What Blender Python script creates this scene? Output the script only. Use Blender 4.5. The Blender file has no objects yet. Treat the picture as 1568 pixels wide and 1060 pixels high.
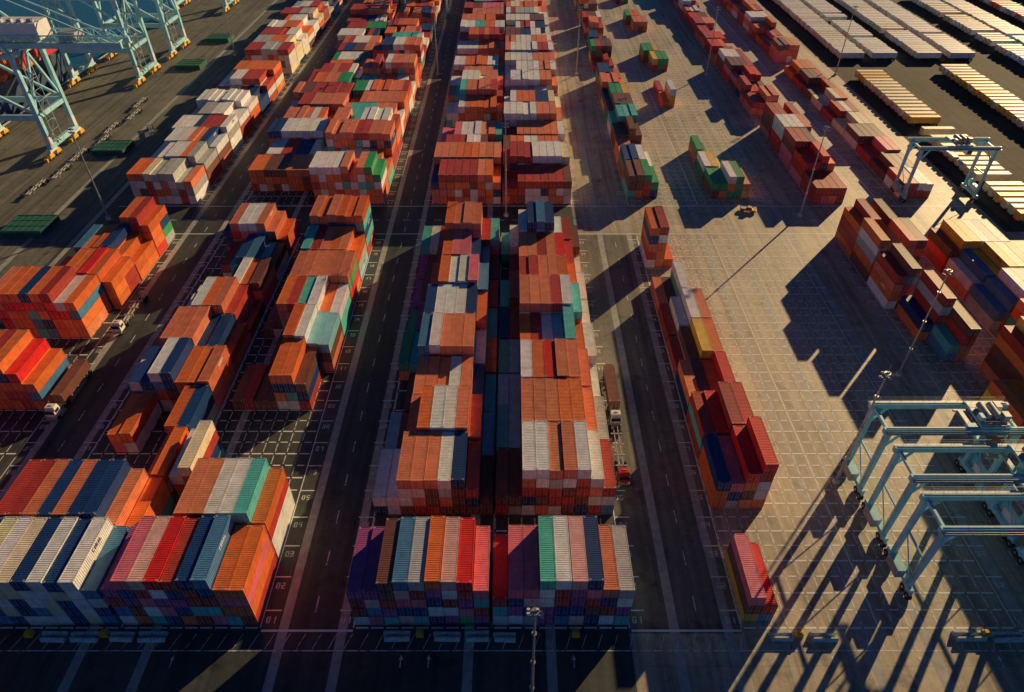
import bpy, math, random
import numpy as np
from mathutils import Vector, Matrix
random.seed(7); rng=np.random.default_rng(7)
scene=bpy.context.scene
SUN_EL=math.radians(16.3); SUN_AZ=math.radians(41.3)
# ------------------------------------------------------------ materials
def newmat(name):
    m=bpy.data.materials.new(name); m.use_nodes=True
    nt=m.node_tree; nt.nodes.clear()
    out=nt.nodes.new('ShaderNodeOutputMaterial'); b=nt.nodes.new('ShaderNodeBsdfPrincipled')
    nt.links.new(b.outputs[0],out.inputs[0])
    return m,nt,b,out
def N(nt,t,**k):
    n=nt.nodes.new(t)
    for a,v in k.items(): setattr(n,a,v)
    return n
def noise(nt,scale,detail=4,vec=None,rough=.55):
    n=N(nt,'ShaderNodeTexNoise'); n.inputs['Scale'].default_value=scale; n.inputs['Detail'].default_value=detail; n.inputs['Roughness'].default_value=rough
    if vec is not None: nt.links.new(vec,n.inputs['Vector'])
    return n.outputs['Fac']
def ramp(nt,fac,stops):
    r=N(nt,'ShaderNodeValToRGB'); e=r.color_ramp.elements
    while len(e)<len(stops): e.new(.5)
    for i,(p,c) in enumerate(stops):
        e[i].position=p; e[i].color=(c if len(c)==4 else (*c,1))
    nt.links.new(fac,r.inputs[0]); return r.outputs[0]
def mix(nt,fac,a,b,mode='MIX'):
    m=N(nt,'ShaderNodeMix',data_type='RGBA',blend_type=mode)
    for s,v in ((0,fac),(6,a),(7,b)):
        if isinstance(v,(int,float)): m.inputs[s].default_value=v
        elif isinstance(v,tuple): m.inputs[s].default_value=(*v,1)
        else: nt.links.new(v,m.inputs[s])
    return m.outputs[2]
def scaled(nt,vec,s):
    m=N(nt,'ShaderNodeMapping'); m.inputs['Scale'].default_value=s; nt.links.new(vec,m.inputs[0]); return m.outputs[0]
def coords(nt): return N(nt,'ShaderNodeTexCoord').outputs['Object']
def simple(name,col,rough=.5,metal=0,var=.25,scale=1.5,rust=0):
    m,nt,b,o=newmat(name); c=coords(nt)
    n=noise(nt,scale,5,c)
    lo=tuple(x*(1-var) for x in col); hi=tuple(min(1,x*(1+var)) for x in col)
    cc=ramp(nt,n,[(.3,lo),(.7,hi)])
    if rust:
        r=ramp(nt,noise(nt,scale*1.7,7,c,.65),[(.56,(0,0,0)),(.68,(1,1,1))])
        mm=N(nt,'ShaderNodeMath',operation='MULTIPLY'); nt.links.new(r,mm.inputs[0]); mm.inputs[1].default_value=rust
        cc=mix(nt,mm.outputs[0],cc,(.14,.07,.035))
    nt.links.new(cc,b.inputs['Base Color']); b.inputs['Roughness'].default_value=rough; b.inputs['Metallic'].default_value=metal
    return m
# container paint
M_CONT,nt,b,o=newmat('container_paint')
at=N(nt,'ShaderNodeAttribute',attribute_name='cc'); rd=N(nt,'ShaderNodeAttribute',attribute_name='rnd')
c=coords(nt)
fade=ramp(nt,noise(nt,.55,4,c),[(.3,(.88,.88,.89)),(.72,(1.22,1.20,1.17))])
col=mix(nt,1.0,at.outputs['Color'],fade,'MULTIPLY')
st=ramp(nt,noise(nt,1.0,5,scaled(nt,c,(2.2,2.2,.35)),.6),[(.33,(.76,.74,.72)),(.55,(1,1,1))])
col=mix(nt,.6,col,st,'MULTIPLY')
rs=ramp(nt,noise(nt,2.4,8,c,.7),[(.58,(0,0,0)),(.70,(1,1,1))])
rm=N(nt,'ShaderNodeMath',operation='MULTIPLY'); nt.links.new(rs,rm.inputs[0]); nt.links.new(rd.outputs['Fac'],rm.inputs[1])
col=mix(nt,rm.outputs[0],col,(.13,.06,.035))
nt.links.new(col,b.inputs['Base Color']); b.inputs['Roughness'].default_value=.5; b.inputs['Specular IOR Level'].default_value=.4
bp=N(nt,'ShaderNodeBump'); bp.inputs['Strength'].default_value=.3; bp.inputs['Distance'].default_value=.05
nt.links.new(noise(nt,1.6,3,c),bp.inputs['Height']); nt.links.new(bp.outputs[0],b.inputs['Normal'])
# ground
def ground_mat(name,c1,c2,c3,rough,spec,slab,patch=.5):
    m,nt,b,o=newmat(name); c=coords(nt)
    base=ramp(nt,noise(nt,.035,6,c,.6),[(.3,c1),(.5,c2),(.72,c3)])
    tyre=ramp(nt,noise(nt,1.0,5,scaled(nt,c,(.55,.012,1)),.6),[(.36,(.55,.54,.54)),(.56,(1.08,1.07,1.05))])
    base=mix(nt,.8,base,tyre,'MULTIPLY')
    fine=ramp(nt,noise(nt,.9,8,c,.7),[(.3,(.72,.71,.70)),(.7,(1.15,1.15,1.15))])
    base=mix(nt,.9,base,fine,'MULTIPLY')
    oil=ramp(nt,noise(nt,.22,7,c,.65),[(.55,(1,1,1)),(.67,(.38,.38,.40))])
    base=mix(nt,.75,base,oil,'MULTIPLY')
    br=N(nt,'ShaderNodeTexBrick'); nt.links.new(c,br.inputs[0]); br.inputs['Scale'].default_value=1
    br.offset=0; br.inputs['Brick Width'].default_value=6.35; br.inputs['Row Height'].default_value=6.35; br.inputs['Mortar Size'].default_value=.05
    br.inputs['Color1'].default_value=(1,1,1,1); br.inputs['Color2'].default_value=(.80,.80,.80,1); br.inputs['Mortar'].default_value=(.4,.4,.4,1)
    base=mix(nt,slab,base,br.outputs['Color'],'MULTIPLY')
    b2=N(nt,'ShaderNodeTexBrick'); nt.links.new(c,b2.inputs[0]); b2.inputs['Scale'].default_value=1; b2.offset=.37
    b2.inputs['Brick Width'].default_value=22.7; b2.inputs['Row Height'].default_value=31; b2.inputs['Mortar Size'].default_value=0
    b2.inputs['Color1'].default_value=(1,1,1,1); b2.inputs['Color2'].default_value=(.66,.66,.66,1)
    base=mix(nt,patch,base,b2.outputs['Color'],'MULTIPLY')
    nt.links.new(base,b.inputs['Base Color']); b.inputs['Roughness'].default_value=rough; b.inputs['Specular IOR Level'].default_value=spec
    bp=N(nt,'ShaderNodeBump'); bp.inputs['Strength'].default_value=.3; bp.inputs['Distance'].default_value=.05
    nt.links.new(noise(nt,3,6,c),bp.inputs['Height']); nt.links.new(bp.outputs[0],b.inputs['Normal'])
    return m
M_GROUND=ground_mat('yard_concrete',(.42,.38,.28),(.60,.52,.37),(.72,.62,.43),.58,.75,.8)
M_ROAD2=ground_mat('worn_shade_toned_asphalt',(.16,.17,.15),(.22,.22,.185),(.28,.27,.22),.75,.4,.4,.3)  # quay asphalt tone, also darkens the shaded lane
M_PARK=ground_mat('trailer_park_asphalt',(.07,.07,.06),(.10,.098,.08),(.15,.14,.11),.85,.15,.3,.3)
M_ASPH_SHADE=ground_mat('shade_toned_asphalt',(.045,.062,.062),(.07,.088,.086),(.11,.125,.118),.62,.5,.35,.3)  # asphalt with the stacks' shade put into its dark cool colour
M_STRIP=simple('runway_concrete',(.42,.43,.39),.6,0,.25,.6)
def paint(name,col,lo,hi):
    m,nt,b,o=newmat(name); c=coords(nt)
    b.inputs['Base Color'].default_value=(*col,1); b.inputs['Roughness'].default_value=.5
    tr=N(nt,'ShaderNodeBsdfTransparent'); ms=N(nt,'ShaderNodeMixShader')
    f=ramp(nt,noise(nt,1.1,7,c,.7),[(lo,(0,0,0)),(hi,(1,1,1))])
    nt.links.new(f,ms.inputs[0]); nt.links.new(tr.outputs[0],ms.inputs[1]); nt.links.new(b.outputs[0],ms.inputs[2]); nt.links.new(ms.outputs[0],o.inputs[0])
    return m
M_PAINT=paint('worn_white_paint',(.88,.90,.88),.26,.42)
M_PAINTF=paint('faded_paint',(.84,.86,.82),.33,.54)
M_TEAL=simple('crane_paint_light_blue',(.28,.68,.78),.42,0,.15,.5,.3)
M_STS=simple('crane_paint_pale_blue',(.40,.76,.84),.42,0,.15,.3,.2)
M_TYRE=simple('rubber',(.025,.025,.025),.85)
M_GREY=simple('machinery_grey',(.42,.44,.44),.5,.2,.3,2)
M_WHITE=simple('white_paint',(.84,.84,.82),.4,0,.1,1,.15)
M_GLASS=simple('dark_glass',(.02,.03,.035),.1)
M_YEL=simple('yellow_paint',(.80,.45,.04),.5,0,.2,1.5,.3)
M_STEEL=simple('galvanised_steel',(.45,.46,.46),.45,.6,.2,2)
M_CONC=simple('barrier_concrete',(.56,.62,.60),.85,0,.3,2)
M_GREEN=simple('hatch_green',(.025,.14,.095),.55,0,.3,.6,.4)
M_RED=simple('red_paint',(.5,.03,.03),.4,0,.2,1)
M_HULL=simple('hull_paint',(.05,.09,.16),.5,0,.3,.1,.3)
M_DECK=simple('deck_paint',(.25,.08,.05),.6,0,.3,.3)
M_WATER,nt,b,o=newmat('harbour_water'); c=coords(nt)
b.inputs['Base Color'].default_value=(.03,.16,.22,1); b.inputs['Roughness'].default_value=.2
bp=N(nt,'ShaderNodeBump'); bp.inputs['Strength'].default_value=.5; bp.inputs['Distance'].default_value=.4
nt.links.new(noise(nt,.35,6,c),bp.inputs['Height']); nt.links.new(bp.outputs[0],b.inputs['Normal'])
# ------------------------------------------------------------ mesh helpers
BOXF=[(0,3,2,1),(4,5,6,7),(0,1,5,4),(1,2,6,5),(2,3,7,6),(3,0,4,7)]
def link(o,parent=None):
    scene.collection.objects.link(o)
    if parent: o.parent=parent
    return o
class B:
    def __init__(s): s.v=[];s.f=[];s.m=[]
    def hexa(s,pts,m=0):
        n=len(s.v); s.v+= [tuple(p) for p in pts]; s.f+=[tuple(n+i for i in q) for q in BOXF]; s.m+=[m]*6
    def box(s,cx,cy,cz,sx,sy,sz,m=0,tx=1,ty=1):
        a=[(-1,-1),(1,-1),(1,1),(-1,1)]
        s.hexa([(cx+i*sx/2,cy+j*sy/2,cz-sz/2) for i,j in a]+[(cx+i*sx/2*tx,cy+j*sy/2*ty,cz+sz/2) for i,j in a],m)
    def beam(s,p,q,w,h=None,m=0,w2=None,h2=None):
        h=h or w; w2=w2 or w; h2=h2 or h
        p=Vector(p);q=Vector(q);d=(q-p).normalized()
        up=Vector((0,0,1)) if abs(d.z)<.95 else Vector((0,1,0))
        a=d.cross(up).normalized(); b_=a.cross(d).normalized()
        pts=[]
        for P,W,Hh in ((p,w,h),(q,w2,h2)):
            for i,j in [(-1,-1),(1,-1),(1,1),(-1,1)]: pts.append(P+a*(i*W/2)+b_*(j*Hh/2))
        s.hexa(pts,m)
    def cyl(s,p,q,r,n=12,m=0,r2=None):
        r2=r if r2 is None else r2
        p=Vector(p);q=Vector(q);d=(q-p).normalized()
        up=Vector((0,0,1)) if abs(d.z)<.95 else Vector((0,1,0))
        a=d.cross(up).normalized(); b_=a.cross(d).normalized(); k=len(s.v)
        for P,R in ((p,r),(q,r2)):
            for i in range(n):
                t=2*math.pi*i/n; s.v.append(tuple(P+a*(R*math.cos(t))+b_*(R*math.sin(t))))
        for i in range(n):
            j=(i+1)%n; s.f.append((k+i,k+j,k+n+j,k+n+i)); s.m.append(m)
        s.f.append(tuple(k+i for i in range(n))[::-1]); s.m.append(m)
        s.f.append(tuple(k+n+i for i in range(n))); s.m.append(m)
    def make(s,name,mats,loc=(0,0,0),rot=0,parent=None,bevel=0):
        me=bpy.data.meshes.new(name); me.from_pydata(s.v,[],s.f)
        for m in mats: me.materials.append(m)
        me.polygons.foreach_set('material_index',s.m); me.shade_flat(); me.update()
        o=bpy.data.objects.new(name,me); o.location=loc; o.rotation_euler=(0,0,rot); link(o,parent)
        if bevel:
            bv=o.modifiers.new('bevel','BEVEL'); bv.width=bevel; bv.segments=2; bv.limit_method='ANGLE'
        return o
# ------------------------------------------------------------ container templates
L=12.19; W=1.219; HT=2.59
def tmpl(detail):
    V=[];F=[];S=[];K=[]
    def hexa(pts,sh=1,k=0):
        n=len(V); V.extend(pts); F.extend([tuple(n+i for i in q) for q in BOXF]); S.extend([sh]*8); K.extend([k]*8)
    def box(x0,x1,y0,y1,z0,z1,sh=1,k=0):
        hexa([(x0,y0,z0),(x1,y0,z0),(x1,y1,z0),(x0,y1,z0),(x0,y0,z1),(x1,y0,z1),(x1,y1,z1),(x0,y1,z1)],sh,k)
    def quad(pts,sh=1,k=0):
        n=len(V); V.extend(pts); F.append((n,n+1,n+2,n+3)); S.extend([sh]*4); K.extend([k]*4)
    p=.13
    for x in (-W,W-p):
        for y in (0,L-p): box(x,x+p,y,y+p,.12,HT-.12,.9)
        box(x,x+p,p,L-p,HT-.12,HT-.02,.95); box(x,x+p,p,L-p,.02,.16,.8)
    for y in (0,L-p):
        box(-W+p,W-p,y+.01,y+p,HT-.13,HT-.015,.95); box(-W+p,W-p,y+.01,y+p,.02,.18,.8)
    for x in (-W-.004,W-.175):
        for y in (-.006,L-.175):
            box(x,x+.18,y,y+.18,HT-.12,HT+.004,.7,.35); box(x,x+.18,y,y+.18,0,.12,.6,.35)
    xi=W-.03; xo=W-.075
    if detail:
        n=30; d=(L-2*p)/n
        for i in range(n):
            y=p+i*d
            ys=[y,y+d*.35,y+d*.5,y+d*.85,y+d]; 
            prof=[0,0,1,1,0]
            for a in range(4):
                xa=xi-(xi-xo)*prof[a]; xb=xi-(xi-xo)*prof[a+1]
                quad([(xa,ys[a],.1),(xb,ys[a+1],.1),(xb,ys[a+1],HT-.05),(xa,ys[a],HT-.05)])
                quad([(-xa,ys[a],.1),(-xa,ys[a],HT-.05),(-xb,ys[a+1],HT-.05),(-xb,ys[a+1],.1)])
                za=HT-.035-.026*prof[a]; zb=HT-.035-.026*prof[a+1]
                quad([(-W+.1,ys[a],za),(W-.1,ys[a],za),(W-.1,ys[a+1],zb),(-W+.1,ys[a+1],zb)])
        quad([(-W+.05,.06,.1),(W-.05,.06,.1),(W-.05,.06,HT-.05),(-W+.05,.06,HT-.05)],.92)
        quad([(-W+.05,L-.06,.1),(-W+.05,L-.06,HT-.05),(W-.05,L-.06,HT-.05),(W-.05,L-.06,.1)],.92)
    else:
        box(-xi,xi,.05,L-.05,.06,HT-.045)
    for x in (-.92,-.36,.36,.92): box(x-.022,x+.022,.005,.05,.14,HT-.1,1,.75)
    box(-.02,.02,.03,.066,.15,HT-.1,.4)
    for x in (-.64,.64): box(x-.25,x+.25,.02,.045,.95,1.05,1,.6)
    for x in (-W+.12,W-.42):
        for y in (.12,L-.42): quad([(x,y,HT-.012),(x+.3,y,HT-.012),(x+.3,y+.3,HT-.012),(x,y+.3,HT-.012)],1,.5)
    return np.array(V,float),np.array(F,np.int64),np.array(S,float),np.array(K,float)
T_DET=tmpl(True); T_MID=tmpl(False)
GL={'A':'010101111101101','E':'111100110100111','L':'100100100100111','N':'101111111111101','O':'111101101101111','S':'111100111001111','T':'111010010010010','I':'010010010010010','R':'110101110101101','C':'111100100100111','K':'101101110101101','M':'101111111101101','H':'101101111101101','U':'101101101101111'}
WORDS=['OCEAN','MARIN','CORAL','NORTE','HANSA','ATLAS','KUMO']
def word_t(word,cell,side):
    V=[];F=[]
    y=L*.62-len(word)*cell*2; z0=1.75
    for ch in word:
        g=GL.get(ch,'111111111111111')
        for r in range(5):
            for c_ in range(3):
                if g[r*3+c_]=='1':
                    a=y+c_*cell; zz=z0-r*cell*1.0+cell*1.5
                    n=len(V)
                    X=W-.018
                    V+=[(X,a,zz),(X,a+cell,zz),(X,a+cell,zz+cell),(X,a,zz+cell)]; F.append((n,n+1,n+2,n+3))
        y+=cell*4
    V=np.array(V,float)
    if side<0: V[:,0]*=-1; V[:,1]=L-V[:,1]
    return V,np.array(F,np.int64),np.ones(len(V)),np.ones(len(V))
WT={(w,s):word_t(w,.15,s) for w in WORDS for s in (1,-1)}
PAL={'r':(.52,.062,.045),'o':(.87,.20,.05),'R':(.82,.03,.028),'p':(.84,.20,.26),'P':(.88,.48,.47),'m':(.40,.09,.30),'n':(.014,.06,.21),
'b':(.08,.25,.46),'g':(.48,.51,.51),'w':(.89,.89,.88),'c':(.87,.77,.52),'t':(.11,.58,.53),'G':(.04,.36,.14),'k':(.22,.09,.065),'y':(.87,.54,.08),'s':(.30,.64,.76),'a':(.83,.255,.13)}
DEFW='aaaaaaaaooooorrrrrrRRwwwwwwwwwnnnnbbggtttkpppmGsc'
class CB:
    def __init__(s): s.V=[];s.F=[];s.C=[];s.R=[];s.n=0
    def put(s,T,x,y,z,ls,hs,col,rust,kcol=(.5,.5,.5),rot=0):
        V,F,S,K=T; v=V.copy(); v[:,1]*=ls; v[:,2]*=hs
        if rot:
            ca,sa=math.cos(rot),math.sin(rot); a=v[:,0]*ca-v[:,1]*sa; b_=v[:,0]*sa+v[:,1]*ca; v[:,0]=a; v[:,1]=b_
        v+=np.array((x,y,z)); s.V.append(v); s.F.append(F+s.n); s.n+=len(v)
        col=np.array(col); kc=np.array(kcol)
        cc=(col[None,:]*S[:,None])*(1-K[:,None])+kc[None,:]*K[:,None]
        s.C.append(cc); s.R.append(np.full(len(v),rust))
    def cont(s,x,y,z,code,h=2.59,detail=False,half=False,logo=0,rot=0):
        c_=np.array(PAL[code])*random.uniform(.84,1.1); c_=np.clip(c_*rng.uniform(.94,1.06,3),0,.9)
        rust=random.choice((.05,.1,.2,.4,.75)); hs=h/HT
        g=(.6,.6,.58) if code not in 'wc' else (.45,.45,.45)
        T=T_DET if detail else T_MID
        if half:
            s.put(T,x,y,z,.497,hs,c_,rust,g,rot); c2=np.array(PAL[random.choice(DEFW)])*random.uniform(.8,1.1)
            s.put(T,x,y+6.13,z,.497,hs,c2,rust,g,rot)
        else:
            s.put(T,x,y,z,1,hs,c_,rust,g,rot)
            if logo:
                w=random.choice(WORDS); kc=(.78,.77,.72) if code not in 'wcgPsy' else random.choice([(.02,.04,.15),(.35,.03,.02),(.03,.03,.03)])
                s.put(WT[(w,logo)],x,y,z,1,hs,c_,0,kc,rot)
    def make(s,name,parent=None):
        if not s.V: return None
        V=np.concatenate(s.V); F=np.concatenate(s.F); C=np.concatenate(s.C); R=np.concatenate(s.R)
        me=bpy.data.meshes.new(name); me.vertices.add(len(V)); me.vertices.foreach_set('co',V.ravel())
        me.loops.add(len(F)*4); me.loops.foreach_set('vertex_index',F.ravel().astype(np.int32))
        me.polygons.add(len(F)); me.polygons.foreach_set('loop_start',(np.arange(len(F))*4).astype(np.int32))
        me.update(calc_edges=True)
        a=me.attributes.new('cc','FLOAT_COLOR','POINT'); a.data.foreach_set('color',np.hstack([C,np.ones((len(C),1))]).ravel())
        a=me.attributes.new('rnd','FLOAT','POINT'); a.data.foreach_set('value',R)
        me.materials.append(M_CONT); me.shade_flat()
        o=bpy.data.objects.new(name,me); return link(o,parent)
PITCH=2.525
def bay(X0,D,heights,tops=None,pal=DEFW,loc_logo=.12,dx=0):
    cb=CB(); hs=[int(ch) for ch in heights]; nb=random.choice((0,0,1,1,2))
    for i,h in enumerate(hs):
        if not h: continue
        z=0; jit=random.uniform(-.05,.05); half=random.random()<.07
        nhc=nb+(random.choice((-1,1)) if random.random()<.15 else 0)
        for t in range(h):
            top=(t==h-1)
            code=random.choice(pal)
            if top and tops and i<len(tops) and tops[i]!='.': code=tops[i]
            hh=2.9 if t<nhc else 2.59
            right=(i==len(hs)-1 or hs[i+1]<=t)
            left=(i==0 or hs[i-1]<=t)
            det=(D<175 and top) or (D<130 and (right or left))
            lg=0
            if random.random()<loc_logo:
                if right: lg=1
                elif left and D<200: lg=-1
            x=X0+PITCH*i+PITCH/2+random.uniform(-.03,.03)
            cb.cont(x,D+jit+random.uniform(-.05,.05),z,code,hh,det,half and not(top and tops),lg)
            z+=hh+.02
    return cb.make('shipping_container_stack')
XFL,XL1,XL2,XCL,XCR,XC,XC2,XD,XD2=-127,-88.6,-65.2,-26.4,-3.2,38.7,61.7,99.6,122.5
NEAR=[
(XCL,57.7,"445555554","mmkbgoPRp"),(XCL,80,"224444431","wwaaawnrk"),(XCL,92.6,"113444431","skaowwaas"),(XCL,105.3,"013333321","kkaaawant"),
(XCL,118,"224444421","Gtbwaaawo"),(XCL,130.6,"124444431","Gmnwwwnot"),(XCL,143.3,"123444431","mkoowwpbr"),(XCL,156,"112444321","mkroppnbk"),(XCL,168.6,"222555533","twroaaart"),
(XCR,57.7,"344555544","rpptwPnag"),(XCR,80,"225555543","kkwwaawwr"),(XCR,92.6,"225555543","tsaaaooag"),(XCR,105.3,"115555542","sswoRaaaw"),(XCR,118,"114444533","tsorwstow"),
(XCR,130.6,"115555542","nkaaarwtw"),(XCR,143.3,"124444432","tkrraaoow"),(XCR,156,"014444431","kkaaraRrw"),(XCR,168.6,"124555332","twwnbnwrk"),
(XL2,57.7,"455555544","mpPRrnboo"),(XL2,70.4,"000555554","...aawwto"),(XL2,83.1,"340000000","wc"),
(XL2,108.5,"011114430",".krkkookk"),(XL2,121.2,"000124433","...kkowss"),(XL2,133.9,"012444433","..kortwow"),(XL2,146.6,"002444444","...aaaaaa"),(XL2,159.3,"011444443",".kntraoao"),(XL2,172,"011555555",".npaoaooo"),
(XL1,57.7,"555555554","ncwcnwnwb"),(XL1,70.4,"555555543","rranannao"),(XL1,83.1,"000000023","......oao"),(XL1,95.8,"002200033","..oo...on"),
(XL1,108.5,"003344333","..wnwnooa"),(XL1,121.2,"003444332","..aaaannr"),(XL1,133.9,"002344431","..wwwoark"),(XL1,146.6,"000002333",".....nwok"),(XL1,159.3,"000223322","...rtnbsk"),(XL1,172,"003444432","..nawwaao"),
(XFL,83.1,"333332000","oooooo..."),(XFL,108.5,"444555543","oooooroRo"),(XFL,133.9,"555555440","aoonorwor"),(XFL,146.6,"003344443","..onooRoo"),(XFL,159.3,"000444432","...boonoo"),(XFL,172,"000000554","......oro"),
(XC,58.2,"32","pR"),(XC,81.3,"3345","npRR"),(XC,94,"3344","rRrR"),(XC,106.7,"2223","akoR"),(XC,119.4,"1233","rkyo"),(XC,132,"1233","rwwa"),(XC,144.8,"1131","akwo"),(XC,166,"551","oro"),
(XD,97,"003330000","..oooo"),(XD,124.5,"00240","...k"),(XD,133,"0250","..rw"),(XD,146,"451","rkr"),(XD,159,"51055","oroak"),(XD,171,"4505","orrk"),
(XD2,108,"3445555",None),(XD2,124,"0445555",None),(XD2,137,"2344450","bbwcggw"),(XD2,150,"233444","wbyyca"),(XD2,163,"3444440","kyywbgo"),
# unseen yard right of frame, stacks added tall to shade the foreground
(XD,40,"0000000666",None),(XD,53,"000066600",None),(XD,66,"000066666",None),(XD,83,"000006660",None),(XD2,40,"77777777",None),(XD2,56,"777777777",None),(XD2,75,"777777",None),(XD2,91,"577777777",None),(XD,97.0,"000006666",None),(XD,110,"000005666",None),
(XFL,57.7,"444444000",None),(XFL,45,"444444000",None)]
for X0,D,h,t in NEAR:
    pal=DEFW
    if X0==XL1 and D==57.7: pal='ccwwwnnnnb'
    if X0==XCL and D==57.7: pal='rrrppPnnnkwwwbGmmt'
    if X0==XCR and D==57.7: pal='rrrpPnnnkwwwbtmmg'
    if X0==XL2 and D==57.7: pal='rrrppnnnkbtmmoww'
    if X0 in (XCL,XCR) and D==80: pal='rrrkkkwwwnngba'
    if X0==XFL: pal='ooooooaaarrRRnbt'
    if X0 in(XD,XD2,XC): pal='aaaoorrrrrRkkynbgtww'
    bay(X0,D,h,t,pal)
# far dense blocks: flat-topped bays of one height
def far(X0,D0,n,cols,lo,hi,pal=DEFW,gap=.05,edge=1,start=0):
    h=random.uniform(lo,hi); D=D0
    for k in range(n):
        if random.random()<.45: h=random.uniform(lo,hi)
        if random.random()<gap: D+=12.75; continue
        base=int(round(h)); s=''
        stepl=random.choice((0,0,0,1,2,2)); stepr=random.choice((0,0,1,1,2))
        for i in range(cols):
            v=base
            if i<stepl: v-=1
            if i>=cols-stepr: v-=edge
            if random.random()<.03: v-=1
            s+=str(max(0 if lo<2 else 1,min(6,v)))
        t='';
        while len(t)<cols: t+=random.choice(pal)*random.choice((1,2,2,3,4))
        bay(X0+start*PITCH,D,s,t,pal,.08); D+=12.75
far(XFL+2.5,204,24,8,2.8,4.2,'oooaawwwwwwcrrgnk',.03)
far(XL1,213,23,9,3,4.6,'aaaaaaooorrrwwwnGk',.03)
far(XL2,204,24,9,3,4.8,'aaaaaaooorrrwwwnttG',.03)
far(XCL,204,24,9,3,4.5,'aaaaaaooorrrwwwnpkt',.02)
far(XCR,204,24,9,3,4.5,'aaaaoorrwwwwwwwcgnk',.02)
far(XC,208,23,4,2,3.8,'kkkkaorGGnwyyrt',.10)
far(XD,204,25,4,2.2,3.8,'kkaorrrRpkw',.06)
far(XD2,208,24,4,1.6,3,'kaaokrrrwcp',.10,0,3)
for D,h,t in ((208,"0022332","..GGwGak"),(221,"0022100","..wycG"),(234,"0021","..GG"),(289,"013","..w"),(302,"01","..w"),(335,"0022200","..yGGa"),(348,"02220","..Gyr"),(400,"00222",None),(413,"0222",None),(460,"0222",None)):
    bay(XC2,D,h,t,'kGaryoG')
# ------------------------------------------------------------ trailer park (top right)
def trailer_row(x0,D0,D1,pal,pitch,name,ang=.0):
    e=bpy.data.objects.new(name,None); link(e)
    cb=CB(); g=B(); D=D0
    while D<D1:
        if random.random()<.93:
            x=x0+random.uniform(-.35,.35)
            cb.cont(x,D,1.25,random.choice(pal),2.6,False,False,0,-math.pi/2+ang)
            g.box(x+6.1,D-.45,1.08,12.3,.16,.28,0); g.box(x+6.1,D+.45,1.08,12.3,.16,.28,0)
            for xx in (10.2,11.5): 
                g.cyl((x+xx,D-1.2,.5),(x+xx,D-.75,.5),.5,10,1); g.cyl((x+xx,D+.75,.5),(x+xx,D+1.2,.5),.5,10,1)
            g.beam((x+2.4,D-.8,0),(x+2.4,D-.8,1),.14,m=0); g.beam((x+2.4,D+.8,0),(x+2.4,D+.8,1),.14,m=0)
        D+=pitch
    cb.make('containers',e); g.make('chassis',[M_GREY,M_TYRE],parent=e)
for x,a,b_,p in ((160,192,328,'yycccw'),(203,196,335,'yycccw'),(247,200,470,'wwwc'),(290,200,500,'gwwa'),
                 (162,352,520,'wwwwwc'),(178,352,520,'wwwww'),(200,352,530,'wwwwwc'),(217,352,530,'wwww'),(262,352,530,'wgw'),(320,300,530,'aokr')):
    trailer_row(x,a,b_,p,3.9 if a<340 else 3.25,'parked_container_trailer_row')
# ------------------------------------------------------------ ground, water, markings
g=B(); g.v=[(-206,-900,0),(4000,-900,0),(4000,5000,0),(-206,5000,0)]; g.f=[(0,1,2,3)]; g.m=[0]; g.make('ground',[M_GROUND])
g=B(); g.v=[(-5000,-900,-4.5),(-200,-900,-4.5),(-200,5000,-4.5),(-5000,5000,-4.5)]; g.f=[(0,1,2,3)]; g.m=[0]; g.make('water',[M_WATER])
g=B(); g.box(-206.4,1000,-2.6,.8,3600,5.6,0)
for k in range(40): g.cyl((-206.95,60+k*12,-2.2),(-206.95,60+k*12,-.4),.5,8,1)
g.make('quay_wall',[M_CONC,M_TYRE])
def flat(name,rects,mat,z):
    n=len(rects); v=[];f=[]
    for i,(a,b1,c1,d1) in enumerate(rects):
        v+=[(a,c1,z),(b1,c1,z),(b1,d1,z),(a,d1,z)]; f.append((4*i,4*i+1,4*i+2,4*i+3))
    g=B(); g.v=v; g.f=f; g.m=[0]*n; return g.make(name,[mat])
flat('shade_toned_pavement',[(-136,19.6,56.2,900),(-136,19.6,-400,56.2)],M_ASPH_SHADE,.004)  # sheet covers the shaded side, shade painted in as darker asphalt
flat('worn_shade_toned_road',[(-205.9,-136,-400,900),(19.6,38.4,56.2,184)],M_ROAD2,.004)  # quay strip in its own tone; lane strip paints in shade
flat('trailer_park_pavement',[(154,900,186,2000)],M_PARK,.004)
strips=[-101.2,-91,-70.3,-59.6,-38.3,-28.4,-7.1,6.4,27.2,36.2,58.6,68.7,86.5,96.5,121,131,-148,-134]
flat('crane_runway_strips',[(x-.8,x+.8,20,600) for x in strips],M_STRIP,.008)
rects=[];rf=[]
SEG={'0':'abcdef','1':'bc','2':'abged','3':'abgcd','4':'fgbc','5':'afgcd','6':'afgedc','7':'abc','8':'abcdefg','9':'abcdfg'}
def digit(x,y,ch,w,h,t):
    S={'a':(0,w,h-t,h),'g':(0,w,h/2-t/2,h/2+t/2),'d':(0,w,0,t),'f':(0,t,h/2,h),'b':(w-t,w,h/2,h),'e':(0,t,0,h/2),'c':(w-t,w,0,h/2)}
    for s_ in SEG[ch]:
        a,b1,c1,d1=S[s_]; rf.append((x+a,x+b1,y+c1,y+d1))
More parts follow.
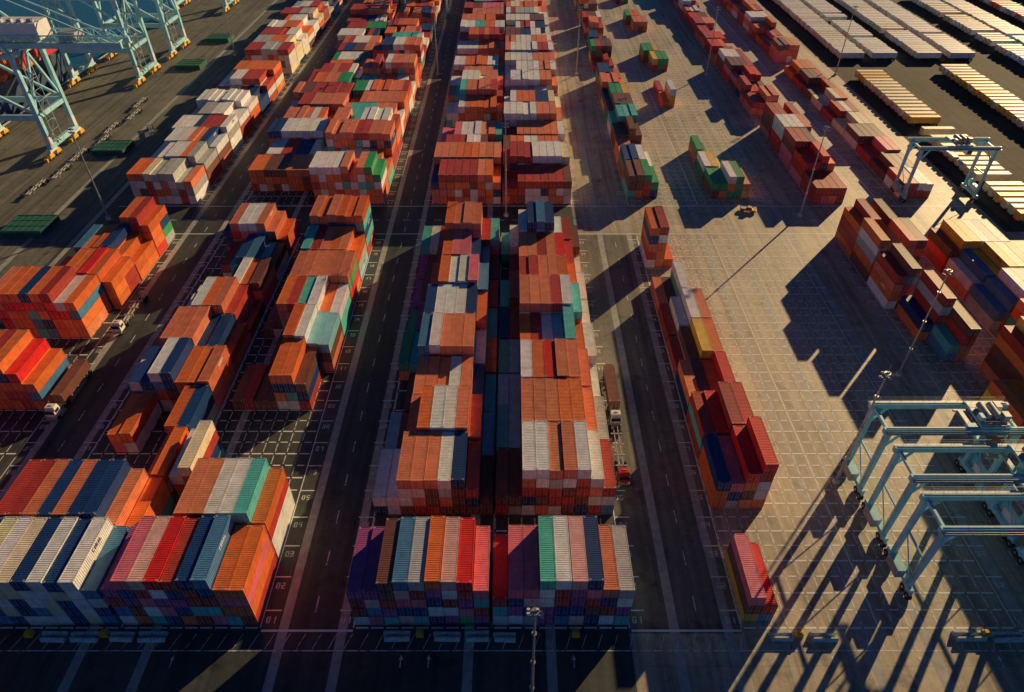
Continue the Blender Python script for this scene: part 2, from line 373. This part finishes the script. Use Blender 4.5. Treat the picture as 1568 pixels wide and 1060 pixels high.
for X0 in (XFL,XL1,XL2,XCL,XCR,XC,XC2,XD,XD2):
    for D0,D1 in ((57.2,183),(203,560)):
        y=D0; k=0
        while y<D1:
            for i in range(9):
                x=X0+i*PITCH
                rects.append((x+.2,x+PITCH-.2,y-.16,y+.16))
                rf.append((x-.1,x+.1,y+.5,y+3.0)); rf.append((x-.1,x+.1,y+3.6,y+5.9))
                if X0 in (XC,XC2,XL2,XD): rects.append((x+.5,x+PITCH-.5,y+3.1,y+3.36))
            y+=6.37; k+=1
        rects.append((X0-.32,X0-.13,D0,D1)); rects.append((X0+9*PITCH+.1,X0+9*PITCH+.29,D0,D1))
edges=[(-104.2,1),(-88.8,-1),(-42.3,1),(-26.6,-1),(19.7,1),(38.5,-1),(84.6,1),(99.4,-1),(145.4,1)]
for x,sgn in edges:
    for D0,D1 in ((58,183),(204,520)):
        y=D0;k=1
        while y<D1:
            xx=x+(.7 if sgn>0 else -2.3)
            s_='%02d'%k
            digit(xx,y,s_[0],.65,1.2,.2); digit(xx+.9,y,s_[1],.65,1.2,.2)
            rects.append((x+(.1 if sgn>0 else -2.9),x+(2.9 if sgn>0 else -.1),y+2.2,y+2.44))
            y+=6.37;k+=1
for x0,x1 in ((-42,-26.6),(20,38.4),(84.8,99.2),(-104,-89)):
    rects.append((x0,x1,56.5,56.9)); 
rects.append((-130,146,184.6,184.95)); rects.append((-130,153,202.2,202.55))
for k in range(56): rf.append((-130+k*5,-130+k*5+2.5,193.2,193.5))
for x in (-33.6,31.5,91.6,-96): 
    for k in range(110): 
        if k%2==0: rf.append((x-.1,x+.1,60+k*4.5,60+k*4.5+3))
rf.append((-130,180,53.2,53.4)); rf.append((-130,180,44.5,44.75))
flat('painted_slot_markings',rects,M_PAINT,.018)
flat('painted_lane_lines',rf,M_PAINTF,.013)
g=B()
for x in (-18,-13.5,10,52,-55,66,79):
    y=50.5; n=len(g.v)
    g.v+=[(x-.1,y,.023),(x+.1,y,.023),(x+.1,y+1.3,.023),(x-.1,y+1.3,.023),(x-.35,y+1.3,.023),(x+.35,y+1.3,.023),(x+.02,y+2.1,.023),(x-.02,y+2.1,.023)]
    g.f+=[(n,n+1,n+2,n+3),(n+4,n+5,n+6,n+7)]; g.m+=[1,1]
for k in range(70):
    x=-90+k*2.6; n=len(g.v); g.v+=[(x,53.6,.023),(x+.12,53.6,.023),(x+1.1,56.2,.023),(x+.98,56.2,.023)]; g.f.append((n,n+1,n+2,n+3)); g.m.append(1)
g.make('painted_road_arrows',[M_PAINT,M_PAINTF])
flat('crane_rails',[(-170.1,-169.9,0,600),(-200.1,-199.9,0,600)],M_STEEL,.01)
# ------------------------------------------------------------ rubber tyred gantry crane
def rtg(x0,y0,span=23.6,base=6.4,H=18.2,tpos=.6,yaw=0):
    e=bpy.data.objects.new('rubber_tyred_gantry_crane',None); link(e); e.location=(x0,y0,0); e.rotation_euler=(0,0,yaw)
    g=B(); hb=base/2
    for sx in (0,span):
        out=-1 if sx==0 else 1
        g.box(sx,0,2.15,.75,base+2.6,.85,0)
        for s_ in (-1,1):
            g.beam((sx,s_*hb,2.5),(sx,s_*hb,H-.4),.62,.85,0,.8,1.0)
            g.beam((sx-out*.2,s_*hb,H-4.2),(sx-out*2.6,s_*hb,H-.3),.35,.35,0)
            g.box(sx,s_*(hb+.2),1.35,.5,2.6,.7,0)
            for w in (-.85,.85):
                g.cyl((sx-.32,s_*(hb+.2)+w,.75),(sx+.32,s_*(hb+.2)+w,.75),.75,14,1)
                g.cyl((sx-.35,s_*(hb+.2)+w,.75),(sx+.35,s_*(hb+.2)+w,.75),.3,10,4)
        g.beam((sx,-hb+.4,H-.2),(sx,hb-.4,H-.2),.5,.6,0)
        g.beam((sx,-hb,9.5),(sx,hb,9.5),.3,.35,0)
        g.beam((sx,-hb,2.6),(sx,hb,9.4),.16,.16,0)
    for s_ in (-1,1):
        g.box(span/2,s_*hb,H+.3,span+2.4,.75,1.15,0)
        g.box(span/2,s_*hb,H+.93,span+1.6,.12,.1,2)
        yy=s_*(hb+.85); g.box(span/2,yy,H+.3,span+2.2,.75,.06,2)
        for z in (.75,1.3): g.box(span/2,yy+s_*.37,H+z,span+2.2,.05,.05,4)
        for k in range(13): g.box(-1+k*(span+2)/12,yy+s_*.37,H+.8,.05,.05,1.0,4)
    for k in range(38): g.box(-.62,-hb,2.8+k*.38,.06,.5,.05,2)
    g.box(-.62,-hb-.26,9.8,.06,.06,14.4,2); g.box(-.62,-hb+.26,9.8,.06,.06,14.4,2)
    g.box(-1.2,0,3.4,1.5,3.6,1.9,2); g.box(-1.2,0,4.45,1.6,3.7,.12,0); g.cyl((-1.2,1.2,4.4),(-1.2,1.2,5.6),.14,8,2)
    g.box(span+1.15,-.3,3.3,1.3,3.4,1.8,3)
    g.cyl((span+.9,2.6,3.8),(span+1.3,2.6,3.8),1.3,18,0)
    g.make('frame',[M_TEAL,M_TYRE,M_GREY,M_WHITE,M_STEEL],parent=e,bevel=.03)
    t=B(); tx=span*tpos
    t.box(tx,-hb,H+1.15,5.4,.4,.35,0); t.box(tx,hb,H+1.15,5.4,.4,.35,0)
    for dx in (-2.5,-.8,.8,2.5): t.box(tx+dx,0,H+1.2,.3,base,.3,0)
    t.box(tx,0,H+1.42,5.2,base-.4,.08,1)
    t.cyl((tx-1,-1.7,H+2.2),(tx-1,1.7,H+2.2),.62,16,1); t.cyl((tx+.8,-1.7,H+2.2),(tx+.8,1.7,H+2.2),.62,16,1)
    t.box(tx+2,1.2,H+2.1,1.1,1.6,1.2,2); t.box(tx-2.1,-1.5,H+2.0,.9,1.3,1.0,0); t.box(tx+1.9,-1.7,H+2.3,1.2,1.4,1.5,1)
    for z in (.6,1.1):
        for yy in (-hb+.1,hb-.1): t.box(tx,yy,H+1.45+z,5.2,.05,.05,4)
    for dx in (-2.6,-1.3,0,1.3,2.6):
        for yy in (-hb+.1,hb-.1): t.box(tx+dx,yy,H+2,.05,.05,1.1,4)
    t.box(tx+3.4,-1.2,H-1.5,1.7,2.0,2.1,3); t.box(tx+3.4,-2.22,H-1.4,1.5,.05,1.5,5); t.box(tx+3.4,-1.2,H-.35,1.9,2.2,.12,2)
    for dx in (2.7,4.1): t.box(tx+dx,-1.2,H+.3,.12,.12,1.4,0)
    zs=H-3.4
    for dx in (-.9,.9):
        for yy in (-1.6,1.6): t.beam((tx+dx,yy,zs),(tx+dx,yy,H+1.2),.05,.05,1)
    t.box(tx,0,zs-.1,1.8,4.2,.5,0); t.box(tx,0,zs-.45,.9,12.0,.35,1); t.box(tx,-6,zs-.5,2.4,.4,.4,1); t.box(tx,6,zs-.5,2.4,.4,.4,1)
    t.make('trolley',[M_TEAL,M_GREY,M_WHITE,M_WHITE,M_YEL,M_GLASS],parent=e,bevel=.02)
rtg(68.6,88.1,tpos=.80); rtg(68.6,77.3,tpos=.90); rtg(68.6,66.9,tpos=.9)
rtg(130.3,209.5,tpos=.55,base=7)
rtg(-61.5,430,tpos=.5); 
# ------------------------------------------------------------ ship-to-shore cranes
def sts(y0,base=18,H=38):
    e=bpy.data.objects.new('ship_to_shore_crane',None); link(e); xl,xw=-170,-200; g=B()
    for x in (xl,xw):
        g.box(x,y0+base/2,4.2,1.6,base+2.5,1.7,0)
        for y in (y0,y0+base):
            g.beam((x,y,5),(x,y,H-1),1.6,1.8,0,1.3,1.5)
            g.box(x,y,3.0,1.3,5.6,1.0,1,1,.8); 
            g.beam((x,y,4.9),(x,y,8.5),1.75,1.95,1,1.7,1.9)
            for s_ in (-2.4,2.4):
                g.box(x,y+s_,1.75,1.5,3.2,1.5,2,.8,.7)
                for w in (-1,1): g.cyl((x-.35,y+s_+w,.5),(x+.35,y+s_+w,.5),.5,12,3)
            g.box(x,y-5.6,1.2,1.1,.8,1.2,2)
        g.beam((x,y0,15),(x,y0+base,15),1.1,1.5,0); g.beam((x,y0,H-2),(x,y0+base,H-2),1.3,1.8,0)
        g.beam((x,y0,16),(x,y0+base/2,H-3),.8,.8,0); g.beam((x,y0+base,16),(x,y0+base/2,H-3),.8,.8,0)
    for y in (y0,y0+base):
        g.beam((xl,y,15),(xw,y,15),1.2,1.9,0); g.beam((xl,y,H-2),(xw,y,H-2),1.0,1.5,0)
        g.beam((xl,y,16),(xw,y,H-3),.9,.9,0)
        g.beam((xw,y,H-1),(-190,y0+base/2+(2 if y>y0 else -2),H+24),1.0,1.0,0,.7,.7)
        g.beam((xl,y,H-1),(-190,y0+base/2+(2 if y>y0 else -2),H+24),.8,.8,0)
        for z in (1.5,2.1): g.box((xl+xw)/2,y-.8,14.6+z,30,.07,.07,4)
    yc=y0+base/2
    for s_ in (-3.2,3.2):
        g.box(-197,yc+s_,H,126,1.1,2.0,0)
        g.box(-197,yc+s_*1.35,H+3.4,124,.4,.4,0); g.box(-197,yc+s_*1.35,H+1.1,124,.9,.08,4)
        n=44
        for k in range(n):
            xa=-259+k*124/n; xb=xa+124/n
            g.beam((xa,yc+s_*1.2,H+.8),(xb if k%2 else xa,yc+s_*1.35,H+3.4),.2,.2,0)
            g.beam((xa,yc+s_*1.35,H+3.3),(xb,yc+s_*1.2,H+.9),.2,.2,0)
    for k in range(14): g.box(-258+k*9.4,yc,H+.4,.5,6.4,.6,0)
    g.beam((-190,yc-2,H+24),(-190,yc+2,H+24),.9,.9,0)
    for s_ in (-2,2):
        g.beam((-190,yc+s_,H+24),(-138,yc+s_*1.6,H+1),.45,.45,0); g.beam((-190,yc+s_,H+24),(-228,yc+s_*1.6,H+1),.4,.4,0); g.beam((-190,yc+s_,H+24),(-252,yc+s_*1.6,H+1),.4,.4,0)
    g.box(-168,yc,H+4.5,15,8,5.2,1); g.box(-168,yc,H+7.2,15.4,8.4,.25,1)
    for k in range(4): g.box(-173+k*3.4,yc-2,H+7.7,1.6,1.6,.9,4)
    g.box(-152,yc,H+2.6,6,6,2.6,4); g.box(-180,yc+4.6,H-3.2,2.2,2.6,2.8,1); g.box(-180,yc,H-.9,5,6.6,1,4)
    for k in range(8):
        z=4.5+k*4.0; s_=1 if k%2 else -1
        g.beam((xl+1.5,y0+2-s_*1.8+1,z),(xl+1.5,y0+2+s_*1.8+1,z+4.0),.8,.12,4)
        g.box(xl+1.6,y0+3+s_*2.2,z+4.0,1.3,1.2,.1,4)
    for k in range(9):
        z=6+k*3.6
        g.beam((xl+2.2,y0+.8,z),(xl+2.2,y0+5.6,z),.07,.07,4)
    g.beam((xl+2.2,y0+.8,4),(xl+2.2,y0+.8,H-2),.15,.15,0); g.beam((xl+2.2,y0+5.6,4),(xl+2.2,y0+5.6,H-2),.15,.15,0)
    g.make('structure',[M_STS,M_WHITE,M_YEL,M_TYRE,M_GREY],parent=e,bevel=.04)
for y in (240,317,356,440): sts(y)
# ------------------------------------------------------------ container ship
e=bpy.data.objects.new('container_ship',None); link(e)
g=B(); out=[(-213,120),(-213,330),(-222,352),(-231,362),(-240,352),(-249,330),(-249,120)]
n=len(out)
for z,k in ((-4.6,.97),(9,1.0)):
    for x,y in out: g.v.append((-231+(x+231)*k,240+(y-240)*k,z))
for i in range(n):
    j=(i+1)%n; g.f.append((i,j,n+j,n+i)); g.m.append(0)
g.f.append(tuple(n+i for i in range(n))); g.m.append(1)
for x,y in ((-213,225),(-249,225)): g.box(x,y,9.6,.2,210,1.1,0)
g.box(-231,200,24,30,10,30,2); g.box(-231,200,40,34,6,3,2); g.cyl((-231,190,20),(-231,190,42),2.5,14,0)
for k in range(7): g.box(-231,205.1,14+k*3.4,26,.1,1.0,3)
for k in range(14): g.box(-231,126+k*13.4,10.2,34,.8,2.4,1)
g.make('hull',[M_HULL,M_DECK,M_WHITE,M_GLASS],parent=e)
cb=CB()
for kb in range(16):
    D=123+kb*13.4
    if 183<D<207 or D>325: continue
    hh=random.choice((3,4,5))
    for i in range(13):
        h=hh+random.choice((0,0,-1))
        for t in range(h): cb.cont(-231+(i-6)*2.56,D,9.4+t*2.62,random.choice('ooooaarRwn'),2.6,False)
cb.make('deck_cargo',e)
# ------------------------------------------------------------ trucks
def truck(x,y,rot=0,cab=M_WHITE,load=None):
    e=bpy.data.objects.new('container_truck',None); link(e); e.location=(x,y,0); e.rotation_euler=(0,0,rot)
    g=B()
    g.box(0,-2.2,.95,.9,5.6,.3,3)
    g.box(0,-3.9,1.75,2.3,2.2,1.5,0,.97,.97); g.box(0,-3.65,2.9,2.2,1.7,.9,0,.9,.82)
    g.box(0,-5.04,2.35,2.0,.06,.9,2); g.box(-1.16,-3.9,2.3,.05,1.3,.7,2); g.box(1.16,-3.9,2.3,.05,1.3,.7,2); g.box(0,-2.78,2.4,1.7,.05,.6,2)
    g.box(0,-5.15,.85,2.35,.3,.5,3); g.box(-.85,-5.08,1.35,.35,.08,.22,4); g.box(.85,-5.08,1.35,.35,.08,.22,4)
    g.cyl((-.95,-2.5,.9),(-.95,-2.5,3.6),.09,8,3); g.box(0,-3.7,3.42,.9,.15,.14,4)
    for yy in (-4.3,-.9,.3):
        for s_ in (-1,1): g.cyl((s_*.75,yy,.52),(s_*1.2,yy,.52),.52,14,1)
    g.make('tractor',[cab,M_TYRE,M_GLASS,M_GREY,M_YEL],parent=e,bevel=.04)
    g=B()
    for s_ in (-.45,.45): g.box(s_,5.2,1.2,.16,12.2,.32,0)
    for yy in (-.8,2,5,8,11.2): g.box(0,yy,1.25,2.4,.25,.22,0)
    for yy in (9,10.4):
        for s_ in (-1,1): g.cyl((s_*.75,yy,.52),(s_*1.2,yy,.52),.52,14,1)
    for s_ in (-.8,.8): g.box(s_,2.4,.7,.14,.14,1,0)
    g.make('chassis',[M_GREY,M_TYRE],parent=e)
    if load:
        cb=CB(); cb.cont(0,-.9,1.4,load,2.6,True,False,0); o=cb.make('container',e)
truck(-100.3,140,0,M_WHITE); truck(-101.5,110,0,M_WHITE,'k'); truck(22.6,108,0,M_WHITE,'k'); truck(22.4,92,0,M_RED)
def chassis(x,y,rot):
    g=B()
    for s_ in (-.45,.45): g.box(s_,0,1.2,.2,12.2,.35,0)
    for yy in (-5.9,-3,0,3,5.9): g.box(0,yy,1.25,2.4,.3,.25,0)
    for yy in (3.8,5.2):
        for s_ in (-1,1): g.cyl((s_*.75,yy,.52),(s_*1.2,yy,.52),.52,14,1)
    for s_ in (-.8,.8): g.box(s_,-3.2,.6,.14,.14,1.1,0)
    g.make('empty_chassis_trailer',[M_GREY,M_TYRE],(x,y,0),rot)
for x,y,r in ((-163,214,0),(-160.5,226,.02),(-161,240,0),(-158,252,.03),(-160,265,0),(-157,279,0),(-160,292,0),(-143,262,.5),(-163,160,0),(-160,148,0)): chassis(x,y,r)
def pickup(x,y,rot,mat):
    g=B(); g.box(0,0,.72,1.9,5.2,.62,0,.97,.99); g.box(0,-.35,1.35,1.7,2.0,.68,2,.86,.7); g.box(0,-.3,1.71,1.45,1.35,.05,0)
    g.box(0,1.6,1.08,1.55,1.7,.1,3); g.box(0,-2.62,.55,1.85,.12,.3,3)
    for yy in (-1.6,1.6):
        for s_ in (-1,1): g.cyl((s_*.72,yy,.38),(s_*.97,yy,.38),.38,12,1)
    g.make('pickup_truck',[mat,M_TYRE,M_GLASS,M_GREY],(x,y,0),rot,bevel=.05)
for a in ((-79,199,.9,M_YEL),(77,199,1.2,M_YEL)): pickup(*a)
def hatch(x,y,w,d):
    g=B()
    for k in range(2):
        z=.5+k*1.0
        g.box(x,y,z,w,d,.75,0); g.box(x,y,z+.4,w*.97,d*.97,.06,0)
        for i in range(7): g.box(x-w/2+.6+i*(w-1.2)/6,y,z+.46,.2,d-.4,.1,0)
        for i in range(4): g.box(x,y-d/2+.6+i*(d-1.2)/3,z+.47,w-.5,.2,.14,0)
    for sx in (-1,1):
        for sy in (-1,1): g.box(x+sx*w*.4,y+sy*d*.4,.1,.8,.8,.2,1)
    g.make('ship_hatch_cover',[M_GREEN,M_CONC])
for a in ((-151,188,13,11),(-151,246,12,10),(-156,342,12,10),(-156,385,12,10)): hatch(*a)
def mast(x,y,H=30):
    g=B(); g.cyl((0,0,0),(0,0,.9),.75,14,1); g.cyl((0,0,.9),(0,0,H),.3,12,0,.12)
    g.cyl((0,0,H-.4),(0,0,H-.25),.55,12,0); g.cyl((0,0,H),(0,0,H+1.6),.035,6,0)
    g.box(0,0,H-1.3,1.7,.12,.12,0); g.box(0,0,H-.3,1.9,.12,.12,0)
    for zz in (-1.3,-.3):
        for k,t in enumerate((-.85,-.3,.3,.85)):
            s_=-1 if k%2 else 1
            g.beam((t,0,H+zz+.1),(t,s_*.35,H+zz-.05),.40,.32,2); g.beam((t,s_*.35,H+zz-.05),(t,s_*.39,H+zz-.07),.34,.26,3)
    for z in (8,16,24): g.cyl((0,0,z),(0,0,z+.25),.36,12,0)
    g.make('light_mast',[M_STEEL,M_CONC,M_GREY,M_WHITE],(x,y,0))
for a in ((2.9,43.9),(-1.9,196,31),(-129.5,194),(-140,359),(65.5,88),(93,196),(92,330),(-35,330),(30.5,330),(-1,420),(153,330),(92,120)): mast(*a)
def barrier(x,y,l,rot=0):
    g=B(); n=max(1,round(l/3))
    for k in range(n):
        cx=-l/2+(k+.5)*l/n; ll=l/n-.08
        g.box(cx,0,.12,ll,.72,.24,0); g.box(cx,0,.41,ll,.66,.34,0,1,.6); g.box(cx,0,.7,ll,.4,.25,0,1,.8)
    g.make('concrete_barrier',[M_CONC],(x,y,0),rot,bevel=.02)
for x0,x1 in ((-78.2,-73.6),(-73.3,-68.2),(-66.8,-62.5),(-62.1,-57.1),(-21.5,-16.7),(-13.2,-8.4),(-8,-3.6),(-3.3,.8),(42.5,46.6),(49.4,54),(73.1,78.6),(79.3,84.8)):
    barrier((x0+x1)/2,56.0+random.uniform(-.15,.15),x1-x0-.3,random.uniform(-.02,.02)); barrier((x0+x1)/2+.1,55.1+random.uniform(-.1,.1),x1-x0-.5,random.uniform(-.03,.03))
for x in (-80.2,-67.6,-15.3,10.6,47.7,78.6):
    g=B(); g.box(0,0,.5,1.3,1.1,1.0,0,.85,.85); g.box(0,0,1.1,.7,.6,.25,0); g.box(0,0,.55,1.36,.3,.4,1)
    g.make('yellow_corner_bollard',[M_YEL,M_GREY],(x,56,0),0,bevel=.04)
# ------------------------------------------------------------ light and camera
w=bpy.data.worlds.new("World"); scene.world=w; w.use_nodes=True; nt=w.node_tree
bg=nt.nodes['Background']; sky=nt.nodes.new('ShaderNodeTexSky'); sky.sky_type='NISHITA'; sky.sun_disc=False
sky.sun_elevation=SUN_EL; sky.sun_rotation=SUN_AZ; sky.air_density=.5; sky.dust_density=0; sky.ozone_density=7.0
nt.links.new(sky.outputs[0],bg.inputs[0]); bg.inputs[1].default_value=.05
sl=bpy.data.lights.new('sun','SUN'); sl.energy=5; sl.angle=math.radians(.5); sl.color=(1,.70,.35)
so=bpy.data.objects.new('sun',sl); link(so)
S=Vector((math.sin(SUN_AZ)*math.cos(SUN_EL),math.cos(SUN_AZ)*math.cos(SUN_EL),math.sin(SUN_EL)))
so.rotation_euler=S.to_track_quat('Z','Y').to_euler(); so.location=(200,200,200)
cam=bpy.data.cameras.new('camera'); co=bpy.data.objects.new('camera',cam); link(co)
co.location=(0,0,110); co.rotation_euler=(math.radians(90-40.09),0,0); cam.lens=24; cam.sensor_width=36; cam.clip_end=9000; cam.clip_start=1
scene.camera=co
scene.view_settings.view_transform='Standard'; scene.view_settings.look='None'; scene.view_settings.exposure=0
